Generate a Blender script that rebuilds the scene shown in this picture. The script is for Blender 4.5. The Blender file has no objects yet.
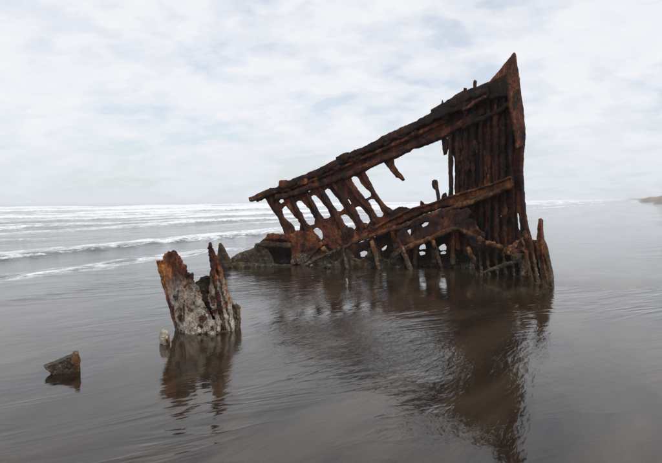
import bpy, math, random
import numpy as np
from mathutils import Vector, Matrix
from mathutils.geometry import delaunay_2d_cdt

random.seed(7)
RNG = np.random.default_rng(7)
scn = bpy.context.scene
col = scn.collection
R = math.radians

# ------------------------------------------------------------------ camera
CAM_H = 1.7
FPX = 622.0                      # focal length in photograph pixels (662 wide)
ROLL = R(0.67)
HOR = 202.5                      # horizon row at the picture's centre
PITCH = math.atan((231.5 - HOR) / FPX)
cam_d = bpy.data.cameras.new('camera')
cam = bpy.data.objects.new('camera', cam_d)
col.objects.link(cam)
cam_d.sensor_width = 36.0
cam_d.lens = 36.0 * FPX / 662.0
cam_d.clip_start = 0.05
cam_d.clip_end = 30000
fw = Vector((0, math.cos(PITCH), -math.sin(PITCH)))
up0 = Vector((0, math.sin(PITCH), math.cos(PITCH)))
rt0 = Vector((1, 0, 0))
rt = rt0 * math.cos(ROLL) - up0 * math.sin(ROLL)
up = up0 * math.cos(ROLL) + rt0 * math.sin(ROLL)
cam.matrix_world = Matrix(((rt.x, up.x, -fw.x, 0), (rt.y, up.y, -fw.y, 0), (rt.z, up.z, -fw.z, CAM_H), (0, 0, 0, 1)))
scn.camera = cam
scn.render.resolution_x, scn.render.resolution_y = 1024, 716
CO = np.array([0, 0, CAM_H]); RTV = np.array(rt); UPV = np.array(up); FWV = np.array(fw)

# ------------------------------------------------------------------ sky and sun
SUN_EL, SUN_AZ = R(55), R(140)            # azimuth measured from +Y towards +X
world = bpy.data.worlds.new('World')
scn.world = world
world.use_nodes = True
wn = world.node_tree; wn.nodes.clear()
def nd(t, typ, **kw):
    n = t.nodes.new(typ)
    for k, v in kw.items():
        if k == 'inp':
            for a, b in v.items(): n.inputs[a].default_value = b
        else: setattr(n, k, v)
    return n
def lk(t, a, b): t.links.new(a, b)
def ramp(t, src, stops, interp='LINEAR'):
    n = t.nodes.new('ShaderNodeValToRGB'); cr = n.color_ramp; cr.interpolation = interp
    while len(cr.elements) < len(stops): cr.elements.new(0.5)
    for e, (p, c) in zip(cr.elements, stops):
        e.position = p; e.color = (c[0], c[1], c[2], 1) if hasattr(c, '__len__') else (c, c, c, 1)
    if src is not None: t.links.new(src, n.inputs[0])
    return n.outputs[0]
def mth(t, op, a, b=None, clamp=False):
    n = t.nodes.new('ShaderNodeMath'); n.operation = op; n.use_clamp = clamp
    for i, v in enumerate((a, b)):
        if v is None: continue
        if isinstance(v, (int, float)): n.inputs[i].default_value = v
        else: t.links.new(v, n.inputs[i])
    return n.outputs[0]
def mixc(t, fac, a, b, mode='MIX'):
    n = t.nodes.new('ShaderNodeMix'); n.data_type = 'RGBA'; n.blend_type = mode
    for i, v in ((0, fac), (6, a), (7, b)):
        if isinstance(v, (int, float)): n.inputs[i].default_value = v
        elif isinstance(v, tuple): n.inputs[i].default_value = (*v, 1)
        else: t.links.new(v, n.inputs[i])
    return n.outputs[2]
def noise(t, vec, scale, detail=5, rough=.55, dist=0.):
    n = nd(t, 'ShaderNodeTexNoise', inp={'Scale': scale, 'Detail': detail, 'Roughness': rough, 'Distortion': dist})
    if vec is not None: t.links.new(vec, n.inputs['Vector'])
    return n.outputs['Fac']
def mapping(t, vec, scale=(1, 1, 1), rot=(0, 0, 0), loc=(0, 0, 0)):
    n = nd(t, 'ShaderNodeMapping'); n.inputs['Scale'].default_value = scale
    n.inputs['Rotation'].default_value = rot; n.inputs['Location'].default_value = loc
    t.links.new(vec, n.inputs['Vector']); return n.outputs[0]

sky = nd(wn, 'ShaderNodeTexSky', sky_type='NISHITA', sun_disc=False)
sky.sun_elevation = SUN_EL; sky.sun_rotation = SUN_AZ
sky.air_density = 1.0; sky.dust_density = 1.5; sky.ozone_density = 1.0
bg_sky = nd(wn, 'ShaderNodeBackground'); bg_sky.inputs['Strength'].default_value = 0.14
lk(wn, sky.outputs[0], bg_sky.inputs[0])
tc = nd(wn, 'ShaderNodeTexCoord')
sep = nd(wn, 'ShaderNodeSeparateXYZ'); lk(wn, tc.outputs['Generated'], sep.inputs[0])
zz = mth(wn, 'ADD', mth(wn, 'ABSOLUTE', sep.outputs[2]), 0.30)
cmb = nd(wn, 'ShaderNodeCombineXYZ')
lk(wn, mth(wn, 'DIVIDE', sep.outputs[0], zz), cmb.inputs[0])
lk(wn, mth(wn, 'DIVIDE', sep.outputs[1], zz), cmb.inputs[1])
cv = cmb.outputs[0]
n1 = noise(wn, cv, 1.9, 7, .55, .3)                   # broad cloud cover
n2 = noise(wn, mapping(wn, cv, (1, 1.15, 1), (0, 0, .5)), 8.5, 6, .55, .25)   # mottled small cloud
cover = mth(wn, 'ADD', mth(wn, 'MULTIPLY', n1, .78), mth(wn, 'MULTIPLY', n2, .26))
cov = ramp(wn, cover, [(.41, .60), (.50, .86), (.57, .985)], 'EASE')
lowsun = ramp(wn, sep.outputs[2], [(0.0, 1), (.12, 0)])     # the cloud deck closes up towards the horizon
cov = mth(wn, 'MAXIMUM', cov, mth(wn, 'MULTIPLY', lowsun, .98))
shade = ramp(wn, n2, [(.3, (.83, .86, .92)), (.66, (.91, .915, .945))])
shade = mixc(wn, mth(wn, 'MULTIPLY', lowsun, .85), shade, (.72, .785, .855))
bg_c = nd(wn, 'ShaderNodeBackground'); bg_c.inputs['Strength'].default_value = 1.0
lk(wn, shade, bg_c.inputs[0])
mx = nd(wn, 'ShaderNodeMixShader')
lk(wn, cov, mx.inputs[0]); lk(wn, bg_sky.outputs[0], mx.inputs[1]); lk(wn, bg_c.outputs[0], mx.inputs[2])
wo = nd(wn, 'ShaderNodeOutputWorld'); lk(wn, mx.outputs[0], wo.inputs[0])

sl = bpy.data.lights.new('sun', 'SUN'); sl.energy = 1.5; sl.angle = R(20); sl.color = (1, .96, .9)
so = bpy.data.objects.new('sun', sl); col.objects.link(so)
sd = Vector((math.sin(SUN_AZ) * math.cos(SUN_EL), math.cos(SUN_AZ) * math.cos(SUN_EL), math.sin(SUN_EL)))
so.rotation_euler = sd.to_track_quat('Z', 'Y').to_euler()
so.location = sd * 50
scn.view_settings.view_transform = 'Standard'
scn.view_settings.look = 'None'
scn.view_settings.exposure = 0.0
scn.view_settings.gamma = 1.0
scn.render.engine = 'CYCLES'

# ------------------------------------------------------------------ numpy noise
def _h(ix, iy, iz):
    n = (ix * 374761393 + iy * 668265263 + iz * 2147483647 + 1274126177) & 0xffffffff
    n = ((n ^ (n >> 13)) * 1274126177) & 0xffffffff
    n = ((n ^ (n >> 16)) * 2246822519) & 0xffffffff
    return ((n ^ (n >> 15)) & 0xffffff) / float(0xffffff)
def vnoise(x, y, z=0.):
    x, y, z = np.broadcast_arrays(np.asarray(x, float), np.asarray(y, float), np.asarray(z, float))
    x0, y0, z0 = np.floor(x), np.floor(y), np.floor(z)
    fx, fy, fz = x - x0, y - y0, z - z0
    fx, fy, fz = (f * f * (3 - 2 * f) for f in (fx, fy, fz))
    ix, iy, iz = x0.astype(np.int64), y0.astype(np.int64), z0.astype(np.int64)
    r = 0
    for a in (0, 1):
        for b in (0, 1):
            for c in (0, 1):
                w = (fx if a else 1 - fx) * (fy if b else 1 - fy) * (fz if c else 1 - fz)
                r = r + w * _h(ix + a, iy + b, iz + c)
    return r * 2 - 1
def fbm(x, y, z=0., o=4, g=.5):
    r, a, s, k = 0, 1., 0, 1.
    for i in range(o):
        r = r + a * vnoise(np.asarray(x) * k + 17.3 * i, np.asarray(y) * k - 9.1 * i, np.asarray(z) * k + 4.7 * i)
        s += a; a *= g; k *= 2.03
    return r / s
def sstep(a, b, x):
    t = np.clip((np.asarray(x, float) - a) / (b - a), 0, 1); return t * t * (3 - 2 * t)

# ------------------------------------------------------------------ sight lines to real places
def ray(px, py):
    px = np.asarray(px, float); py = np.asarray(py, float)
    return FWV * FPX + (px - 331.)[..., None] * RTV + (231.5 - py)[..., None] * UPV
def ground(px, py, z=0.):
    d = ray(px, py); t = (z - CAM_H) / d[..., 2]
    return CO + d * t[..., None]
class Plane:
    """A leaning, gently bowed sheet of ship side; off>0 lies nearer the camera side."""
    def __init__(s, A, B, lean=0., bulge=0.):
        s.A = np.array(A, float); s.A[2] = 0
        B = np.array(B, float); B[2] = 0
        s.L = np.linalg.norm(B - s.A); s.d = (B - s.A) / s.L
        n = np.array([s.d[1], -s.d[0], 0.])
        if n @ (CO - s.A) < 0: n = -n
        upv = np.array([-n[0] * lean, -n[1] * lean, 1.]); upv /= np.linalg.norm(upv)
        s.n = np.cross(s.d, upv)
        if s.n @ (CO - s.A) < 0: s.n = -s.n
        s.b = bulge
    def hit(s, px, py, off=0.):
        d = ray(px, py); o = np.asarray(off, float) + np.zeros(d.shape[:-1]); e = o.copy()
        for i in range(6):
            t = ((s.A - CO) @ s.n + e) / (d @ s.n)
            p = CO + d * t[..., None]
            if s.b == 0: break
            u = np.clip(((p - s.A) @ s.d) / s.L, -.2, 1.2)
            e = o - s.b * 4 * u * (1 - u)
        return p
def vplane(px, py, yaw=0., lean=0.):
    A = ground(px, py); v = A[:2] / np.linalg.norm(A[:2])
    d = np.array([v[1], -v[0]]); c, s_ = math.cos(yaw), math.sin(yaw)
    d = np.array([d[0] * c - d[1] * s_, d[0] * s_ + d[1] * c, 0])
    return Plane(A, A + d, lean)

# ------------------------------------------------------------------ mesh helpers
def tag(o, label=None, cat=None, group=None, kind=None):
    if label: o['label'] = label
    if cat: o['category'] = cat
    if group: o['group'] = group
    if kind: o['kind'] = kind
    return o
def empty(name, loc):
    o = bpy.data.objects.new(name, None); col.objects.link(o); o.location = loc
    o.empty_display_size = .2
    return o
def link(name, me, mat, parent=None):
    o = bpy.data.objects.new(name, me); col.objects.link(o)
    if mat: me.materials.append(mat)
    if parent is not None:
        o.parent = parent; o.matrix_parent_inverse = Matrix.Translation(-Vector(parent.location))
    return o
def crop(x0, y0, sc, pts): return [(x0 + x / sc, y0 + y / sc) for x, y in pts]
SEED = [0]
def resample(poly, step, rag):
    SEED[0] += 13.7
    out = []
    P = np.array(poly, float); n = len(P); acc = 0
    for i in range(n):
        a, b = P[i], P[(i + 1) % n]; L = np.linalg.norm(b - a)
        if L < 1e-6: continue
        k = max(1, int(round(L / step)))
        nn = np.array([-(b - a)[1], (b - a)[0]]) / L
        for j in range(k):
            t = j / k; q = a + (b - a) * t
            w = acc + t * L
            out.append(q + nn * rag * (1.1 * float(vnoise(w * .22, SEED[0])) + .8 * float(vnoise(w * .7, SEED[0] + 5.))))
        acc += L
    return np.array(out)
def inside(pts, poly):
    x, y = pts[:, 0], pts[:, 1]; r = np.zeros(len(pts), bool)
    xj, yj = poly[-1]
    for xi, yi in poly:
        c = ((yi > y) != (yj > y))
        with np.errstate(divide='ignore', invalid='ignore'):
            c &= x < (xj - xi) * (y - yi) / (yj - yi + 1e-12) + xi
        r ^= c; xj, yj = xi, yi
    return r
def relief(name, outer, surf, mat, parent=None, holes=(), off=0., df=.05, db=.03, rnd=2., step=1.2,
           rag=.5, bump=.015, bfreq=3., edge=.55, offfn=None, hrag=.35):
    """A corroded plate or bar with real thickness, its outline eaten ragged, lying on a hull surface."""
    O = resample(outer, step, rag); H = [resample(h, step * .8, hrag) for h in holes]
    mn, mxx = O.min(0), O.max(0)
    gx, gy = np.meshgrid(np.arange(mn[0], mxx[0], step), np.arange(mn[1], mxx[1], step * .9))
    gx = gx + (np.arange(gx.shape[0]) % 2)[:, None] * step * .5
    G = np.stack([gx.ravel(), gy.ravel()], 1) + RNG.uniform(-.25, .25, (gx.size, 2)) * step
    ok = inside(G, O)
    for h in H: ok &= ~inside(G, h)
    G = G[ok]
    B = np.concatenate([O] + H)
    if len(G):
        dm = np.full(len(G), 1e9)
        for i in range(0, len(B), 256):
            dm = np.minimum(dm, np.linalg.norm(G[:, None] - B[None, i:i + 256], axis=2).min(1))
        G = G[dm > step * .5]
    verts = [Vector(p) for p in B] + [Vector(p) for p in G]
    edges = []; k = 0
    for h in [O] + H:
        m = len(h); edges += [(k + i, k + (i + 1) % m) for i in range(m)]; k += m
    ov, oe, of, *_ = delaunay_2d_cdt(verts, edges, [], 0, 1e-4)
    V = np.array([(v.x, v.y) for v in ov]); F = np.array([f for f in of if len(f) == 3])
    c = V[F].mean(1); ok = inside(c, O)
    for h in H: ok &= ~inside(c, h)
    F = F[ok]
    used = np.unique(F); mp = -np.ones(len(V), int); mp[used] = np.arange(len(used)); V = V[used]; F = mp[F]
    dm = np.full(len(V), 1e9)
    for i in range(0, len(B), 256):
        dm = np.minimum(dm, np.linalg.norm(V[:, None] - B[None, i:i + 256], axis=2).min(1))
    t = np.clip(dm / max(rnd * .7, 1e-3), 0, 1)
    prof = edge + (1 - edge) * np.sqrt(1 - (1 - t) ** 2)
    o_ = np.full(len(V), off) if offfn is None else off + offfn(V)
    P = surf.hit(V[:, 0], V[:, 1], o_)
    nz = fbm(P[:, 0] * bfreq, P[:, 1] * bfreq, P[:, 2] * bfreq + SEED[0], 4, .55) * bump * 1.6
    nz = nz + .45 * bump * fbm(P[:, 0] * bfreq * 5, P[:, 1] * bfreq * 5, P[:, 2] * bfreq * 4, 3, .6)
    fl_ = fbm(P[:, 0] * bfreq * 1.3 + 9, P[:, 1] * bfreq * 1.3, P[:, 2] * bfreq * .8, 3, .6)
    nz = nz + .55 * bump * sstep(.02, .10, fl_) - .35 * bump * sstep(-.12, -.2, fl_)
    fr = P + surf.n * (df * prof + nz)[:, None]
    bk = P - surf.n * (db * prof - nz * .6)[:, None]
    n = len(V)
    a = V[F[:, 1]] - V[F[:, 0]]; b = V[F[:, 2]] - V[F[:, 0]]
    flip = (a[:, 0] * b[:, 1] - a[:, 1] * b[:, 0]) > 0       # picture rows run downward
    F[flip] = F[flip][:, ::-1]
    es = np.concatenate([F[:, [0, 1]], F[:, [1, 2]], F[:, [2, 0]]])
    S = set(map(tuple, es.tolist()))
    bd = [(x, y) for x, y in es.tolist() if (y, x) not in S]
    faces = F.tolist() + (F[:, ::-1] + n).tolist() + [(y, x, x + n, y + n) for x, y in bd]
    me = bpy.data.meshes.new(name)
    me.from_pydata(np.concatenate([fr, bk]).tolist(), [], faces)
    sm = np.zeros(len(faces), bool); sm[:2 * len(F)] = True
    me.polygons.foreach_set('use_smooth', sm)
    me.update()
    return link(name, me, mat, parent)
def strip(pts, w, w1=None):
    """Outline of a bar along a line; widths given at the line's points or interpolated."""
    P = np.array(pts, float); n = len(P)
    W = np.array(w, float) if hasattr(w, '__len__') else np.linspace(w, w if w1 is None else w1, n)
    T = np.gradient(P, axis=0); T /= np.linalg.norm(T, axis=1)[:, None]
    N = np.stack([-T[:, 1], T[:, 0]], 1)
    return [tuple(p) for p in P + N * W[:, None] / 2] + [tuple(p) for p in (P - N * W[:, None] / 2)[::-1]]

# ------------------------------------------------------------------ materials
def mat_new(name):
    m = bpy.data.materials.new(name); m.use_nodes = True; t = m.node_tree; t.nodes.clear(); return m, t
def rust(name, dark=(.013, .006, .0045), mid=(.056, .0165, .0085), hot=(.19, .060, .022), tone=0., crust=.45, crust_amt=1., pale=(.46, .40, .30), streak=1., weed=.35, spk0=.25, cl=(.42, .55), cell=26., scale_amt=.5):
    m, t = mat_new(name)
    g = nd(t, 'ShaderNodeNewGeometry'); pos = g.outputs['Position']
    sp = nd(t, 'ShaderNodeSeparateXYZ'); lk(t, pos, sp.inputs[0])
    st = noise(t, mapping(t, pos, (1, 1, .16)), 5.5, 6, .6, .3)
    bl = noise(t, pos, 2.1, 6, .62, .5)
    fl = noise(t, pos, 17., 6, .65)
    v = mth(t, 'ADD', mth(t, 'MULTIPLY', st, .42 * streak), mth(t, 'MULTIPLY', bl, .5))
    v = mth(t, 'ADD', v, mth(t, 'MULTIPLY', fl, .28))
    v = mth(t, 'ADD', v, tone - .06)
    c = ramp(t, v, [(.455, dark), (.53, mid), (.575, (mid[0] * 1.7, mid[1] * 1.5, mid[2] * 1.3)), (.645, hot)])
    # thin salt and ochre bloom in small flecks
    bm_ = ramp(t, noise(t, mapping(t, pos, (1, 1, .5)), 24., 6, .72, .5), [(.58, 0.), (.67, .45)])
    c = mixc(t, bm_, c, (hot[0] * 1.1, hot[1] * 1.45, hot[2] * 1.9))
    # black scale
    sc = ramp(t, noise(t, pos, 9., 5, .7, .6), [(.50, 0.), (.60, scale_amt)])
    c = mixc(t, sc, c, (.016, .010, .008))
    # barnacles and weed on what the tide covers
    hz = mth(t, 'ADD', sp.outputs[2], mth(t, 'MULTIPLY', mth(t, 'SUBTRACT', noise(t, pos, 2.6, 5, .6), .5), -1.5 * crust))
    low = ramp(t, mth(t, 'DIVIDE', hz, max(crust, .01) * 2), [(.12, 1.), (.55, 0.)])
    vo = nd(t, 'ShaderNodeTexVoronoi', inp={'Scale': cell, 'Randomness': 1.}); lk(t, pos, vo.inputs['Vector'])
    spk = ramp(t, vo.outputs['Distance'], [(.25, 1.), (.62, spk0)])
    clump = ramp(t, noise(t, pos, 6.5, 6, .7, .4), [(cl[0], 0.), (cl[1], 1.)])
    bf = mth(t, 'MULTIPLY', mth(t, 'MULTIPLY', low, clump), mth(t, 'MULTIPLY', spk, crust_amt), True)
    wd = mth(t, 'MULTIPLY', low, weed)
    c = mixc(t, wd, c, (.045, .040, .020))
    pv = ramp(t, fl, [(.35, tuple(x * .5 for x in pale)), (.62, pale)])
    c = mixc(t, bf, c, pv)
    wet = ramp(t, sp.outputs[2], [(.02, 0.), (.16, 1.)])
    bs = nd(t, 'ShaderNodeBsdfPrincipled')
    lk(t, c, bs.inputs['Base Color'])
    lk(t, mth(t, 'ADD', mth(t, 'MULTIPLY', wet, .38), .42), bs.inputs['Roughness'])
    bs.inputs['Specular IOR Level'].default_value = .35
    hgt = mth(t, 'ADD', mth(t, 'ADD', mth(t, 'MULTIPLY', fl, .6), mth(t, 'MULTIPLY', bl, .8)), mth(t, 'ADD', mth(t, 'MULTIPLY', st, .5), mth(t, 'MULTIPLY', bf, .5)))
    hgt = mth(t, 'ADD', hgt, mth(t, 'MULTIPLY', noise(t, pos, 55., 4, .7), .25))
    flk = ramp(t, noise(t, mapping(t, pos, (1, 1, .6)), 7.5, 7, .68, .8), [(.45, 0.), (.475, .5), (.53, .5), (.555, 1.)])
    hgt = mth(t, 'ADD', hgt, mth(t, 'MULTIPLY', flk, .55))
    bp = nd(t, 'ShaderNodeBump', inp={'Strength': 1., 'Distance': .05}); lk(t, hgt, bp.inputs['Height'])
    lk(t, bp.outputs[0], bs.inputs['Normal'])
    o = nd(t, 'ShaderNodeOutputMaterial'); lk(t, bs.outputs[0], o.inputs[0])
    return m
M_HULL = rust('rusted_iron_hull', tone=-.008, crust=.3)
M_DARK = rust('scale_and_shade_iron', tone=-.035, mid=(.034, .0115, .007), hot=(.13, .042, .017), crust=.15, crust_amt=.5, weed=.1)  # darker iron; its tone also paints the shade inside hold and slab
M_RED = rust('red_rust_iron', tone=.008, mid=(.090, .025, .011), hot=(.30, .11, .036), crust=.3)
M_ORANGE = rust('orange_rust_iron', tone=.03, mid=(.085, .030, .013), hot=(.40, .21, .09), crust=.5, crust_amt=.8, pale=(.50, .42, .30))
M_LOW = rust('tidal_rust_iron', tone=.02, crust=.55, crust_amt=.8, mid=(.060, .025, .012), hot=(.24, .10, .035), weed=.35, pale=(.42, .36, .25))
M_BARN = rust('barnacled_iron', tone=.01, crust=.8, crust_amt=.85, weed=.45, pale=(.38, .33, .24), dark=(.014, .010, .007), mid=(.045, .027, .014), hot=(.16, .08, .03), cl=(.50, .62))
M_STUMP = rust('pale_crusted_iron', tone=.035, mid=(.10, .027, .011), hot=(.52, .21, .06), crust=.74, crust_amt=1., pale=(.94, .87, .72), weed=.0, spk0=.6, cl=(.40, .47), cell=55., scale_amt=.6)
M_CHUNK = rust('dark_wet_iron', tone=-.01, crust=.35, crust_amt=.35, weed=.5, mid=(.035, .020, .012), hot=(.14, .06, .025), pale=(.4, .35, .27))
M_FLANGE = rust('flange_iron', tone=.0, crust=.25, crust_amt=.4, mid=(.085, .026, .011), hot=(.42, .16, .045))

# sand
SH = R(26)                                  # the shore runs away to the front right
TV = np.array([math.sin(SH), math.cos(SH)]); NV = np.array([-math.cos(SH), math.sin(SH)])
m_sand, t = mat_new('wet_dark_sand')
g = nd(t, 'ShaderNodeNewGeometry'); pos = g.outputs['Position']
pr = mapping(t, pos, (1, 1, 1), (0, 0, SH - math.pi / 2))
a = noise(t, mapping(t, pr, (.35, 1.3, 1)), 1.1, 7, .6, .8)
b = noise(t, pos, 60, 3, .6)
c = ramp(t, a, [(.34, (.024, .017, .011)), (.48, (.052, .037, .025)), (.66, (.105, .078, .055))])
c = mixc(t, mth(t, 'MULTIPLY', b, .3), c, (.018, .013, .009))
att = nd(t, 'ShaderNodeAttribute', attribute_name='dry')
c = mixc(t, att.outputs['Fac'], c, (.30, .26, .20))
bs = nd(t, 'ShaderNodeBsdfPrincipled', inp={'IOR': 1.33}); lk(t, c, bs.inputs['Base Color'])
lk(t, mth(t, 'ADD', .16, mth(t, 'MULTIPLY', att.outputs['Fac'], .7)), bs.inputs['Roughness'])
bp = nd(t, 'ShaderNodeBump', inp={'Strength': .6, 'Distance': .012}); lk(t, noise(t, mapping(t, pr, (.5, 2.2, 1)), 2.2, 5, .5, .6), bp.inputs['Height'])
lk(t, bp.outputs[0], bs.inputs['Normal'])
o = nd(t, 'ShaderNodeOutputMaterial'); lk(t, bs.outputs[0], o.inputs[0])

# water
m_water, t = mat_new('shallow_sea_water')
g = nd(t, 'ShaderNodeNewGeometry'); pos = g.outputs['Position']
pr = mapping(t, pos, (1, 1, 1), (0, 0, SH - math.pi / 2))     # y axis then points out to sea
af = nd(t, 'ShaderNodeAttribute', attribute_name='foam').outputs['Fac']
ad = nd(t, 'ShaderNodeAttribute', attribute_name='turbid').outputs['Fac']
ar = nd(t, 'ShaderNodeAttribute', attribute_name='ripple').outputs['Fac']
w1 = noise(t, mapping(t, pr, (.55, 2.0, 1)), 3.2, 4, .5, .6)
w2 = noise(t, mapping(t, pr, (.8, 2.2, 1)), 11., 4, .55, .5)
w3 = noise(t, mapping(t, pr, (.5, 1.6, 1)), .7, 3, .5, .5)
hh = mth(t, 'ADD', mth(t, 'MULTIPLY', w1, mth(t, 'ADD', mth(t, 'ADD', mth(t, 'MULTIPLY', ar, .015), mth(t, 'MULTIPLY', ad, .018)), .0010)), mth(t, 'MULTIPLY', w2, mth(t, 'ADD', mth(t, 'ADD', mth(t, 'MULTIPLY', ar, .0075), mth(t, 'MULTIPLY', ad, .006)), .00022)))
hh = mth(t, 'ADD', hh, mth(t, 'MULTIPLY', w3, .010))
pr2 = mapping(t, pos, (1, 1, 1), (0, 0, -R(28)))
n4 = noise(t, mapping(t, pr2, (.30, 1.25, 1)), 1.15, 3, .5, 1.3)       # thin crests left by the spent swash
rd = mth(t, 'POWER', mth(t, 'SUBTRACT', 1., mth(t, 'ABSOLUTE', mth(t, 'MULTIPLY', mth(t, 'SUBTRACT', n4, .5), 5.)), True), 2.)
n5 = noise(t, mapping(t, pr2, (.22, .9, 1)), 2.6, 3, .5, 1.0)
rd2 = mth(t, 'POWER', mth(t, 'SUBTRACT', 1., mth(t, 'ABSOLUTE', mth(t, 'MULTIPLY', mth(t, 'SUBTRACT', n5, .5), 5.)), True), 2.)
pa = ramp(t, noise(t, mapping(t, pr, (.4, 1., 1)), .33, 3, .5, .4), [(.45, .08), (.62, 1.)])
hh = mth(t, 'ADD', hh, mth(t, 'MULTIPLY', pa, mth(t, 'ADD', mth(t, 'MULTIPLY', rd, .0085), mth(t, 'MULTIPLY', rd2, .0032))))
bp = nd(t, 'ShaderNodeBump', inp={'Strength': 1., 'Distance': 1.}); lk(t, hh, bp.inputs['Height'])
fr = nd(t, 'ShaderNodeFresnel', inp={'IOR': 1.333}); lk(t, bp.outputs[0], fr.inputs['Normal'])
gl = nd(t, 'ShaderNodeBsdfGlossy', inp={'Roughness': .045, 'Color': (.97, .97, .97, 1)}); lk(t, bp.outputs[0], gl.inputs['Normal'])
tr = nd(t, 'ShaderNodeBsdfTransparent', inp={'Color': (.93, .92, .89, 1)})
df_ = nd(t, 'ShaderNodeBsdfDiffuse', inp={'Color': (.17, .18, .175, 1)})
m1 = nd(t, 'ShaderNodeMixShader'); lk(t, ad, m1.inputs[0]); lk(t, tr.outputs[0], m1.inputs[1]); lk(t, df_.outputs[0], m1.inputs[2])
m2 = nd(t, 'ShaderNodeMixShader'); lk(t, fr.outputs[0], m2.inputs[0]); lk(t, m1.outputs[0], m2.inputs[1]); lk(t, gl.outputs[0], m2.inputs[2])
fn = noise(t, mapping(t, pr, (.45, 1.3, 1)), 1.6, 6, .68, .9)
fn2 = noise(t, mapping(t, pr, (.05, .16, 1)), 1.6, 6, .68, .9)
fn3 = noise(t, mapping(t, pr, (.7, 1.2, 1)), 7., 4, .7, .6)
fm = mth(t, 'ADD', mth(t, 'ADD', mth(t, 'MULTIPLY', fn, .45), mth(t, 'MULTIPLY', fn2, .30)), mth(t, 'MULTIPLY', fn3, .25))
fm = mth(t, 'ADD', mth(t, 'MULTIPLY', mth(t, 'SUBTRACT', fm, .5), 2.6), .5)
fmask = mth(t, 'MULTIPLY', mth(t, 'SUBTRACT', mth(t, 'ADD', fm, mth(t, 'MULTIPLY', af, .95)), .80), 4., True)
fo = nd(t, 'ShaderNodeBsdfDiffuse', inp={'Color': (.78, .79, .80, 1)})
m3 = nd(t, 'ShaderNodeMixShader'); lk(t, fmask, m3.inputs[0]); lk(t, m2.outputs[0], m3.inputs[1]); lk(t, fo.outputs[0], m3.inputs[2])
o = nd(t, 'ShaderNodeOutputMaterial'); lk(t, m3.outputs[0], o.inputs[0])

# ------------------------------------------------------------------ sand flat, water, dune
def polar_grid(r0, r1, nr, na, half):
    rr = r0 * (r1 / r0) ** (np.arange(nr) / (nr - 1)); aa = np.linspace(-half, half, na)
    Rr, Aa = np.meshgrid(rr, aa, indexing='ij')
    return Rr * np.sin(Aa), Rr * np.cos(Aa) - 2.0
def sheet(name, X, Y, Z, mat, attrs):
    nr, na = X.shape
    me = bpy.data.meshes.new(name)
    idx = np.arange(nr * na).reshape(nr, na)
    q = np.stack([idx[:-1, :-1], idx[:-1, 1:], idx[1:, 1:], idx[1:, :-1]], -1).reshape(-1, 4)
    me.vertices.add(nr * na); me.vertices.foreach_set('co', np.stack([X, Y, Z], -1).ravel())
    me.loops.add(q.size); me.loops.foreach_set('vertex_index', q.ravel().astype(np.int32))
    me.polygons.add(len(q)); me.polygons.foreach_set('loop_start', np.arange(0, q.size, 4, dtype=np.int32))
    me.polygons.foreach_set('use_smooth', np.ones(len(q), bool))
    me.update(calc_edges=True); me.validate()
    for k, v in attrs.items():
        at = me.attributes.new(k, 'FLOAT', 'POINT'); at.data.foreach_set('value', v.ravel().astype(np.float32))
    return link(name, me, mat)
def shore_xy(X, Y): return X * NV[0] + Y * NV[1], X * TV[0] + Y * TV[1]      # (seaward, along shore)

bar_c = ground(590, 278)
def sand_height(X, Y):
    s, q = shore_xy(X, Y)
    z = -.009 + .026 * fbm(s * .34, q * .12, 3.1, 4) * (1 - .85 * sstep(16, 30, Y)) + .003 * fbm(s * 1.5, q * .6, 8.2, 3)
    z -= .012 * np.clip(s - 6, 0, 20) + .015 * np.clip(s - 26, 0, 120)
    dx, dy = X - bar_c[0], Y - bar_c[1]
    z += .042 * np.exp(-(dx / 1.7) ** 2 - (dy / 1.3) ** 2) * (1 + .8 * fbm(X * .8, Y * .8, 2.9, 4))
    z += .012 * sstep(1.0, 7., -s) + .25 * sstep(9, 30, -s)
    # the low dune far along the beach
    z += sstep(4.5, 14, -s) * sstep(110, 220, Y) * (3.1 + 1.5 * fbm(s * .05, q * .02, 7.7, 5))
    return z
X, Y = polar_grid(.8, 9000, 330, 260, R(115))
SZ = sand_height(X, Y)
s_, q_ = shore_xy(X, Y)
tag(sheet('sand_flat', X, Y, SZ, m_sand, {'dry': sstep(.1, .6, SZ)}), kind='structure')

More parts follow.
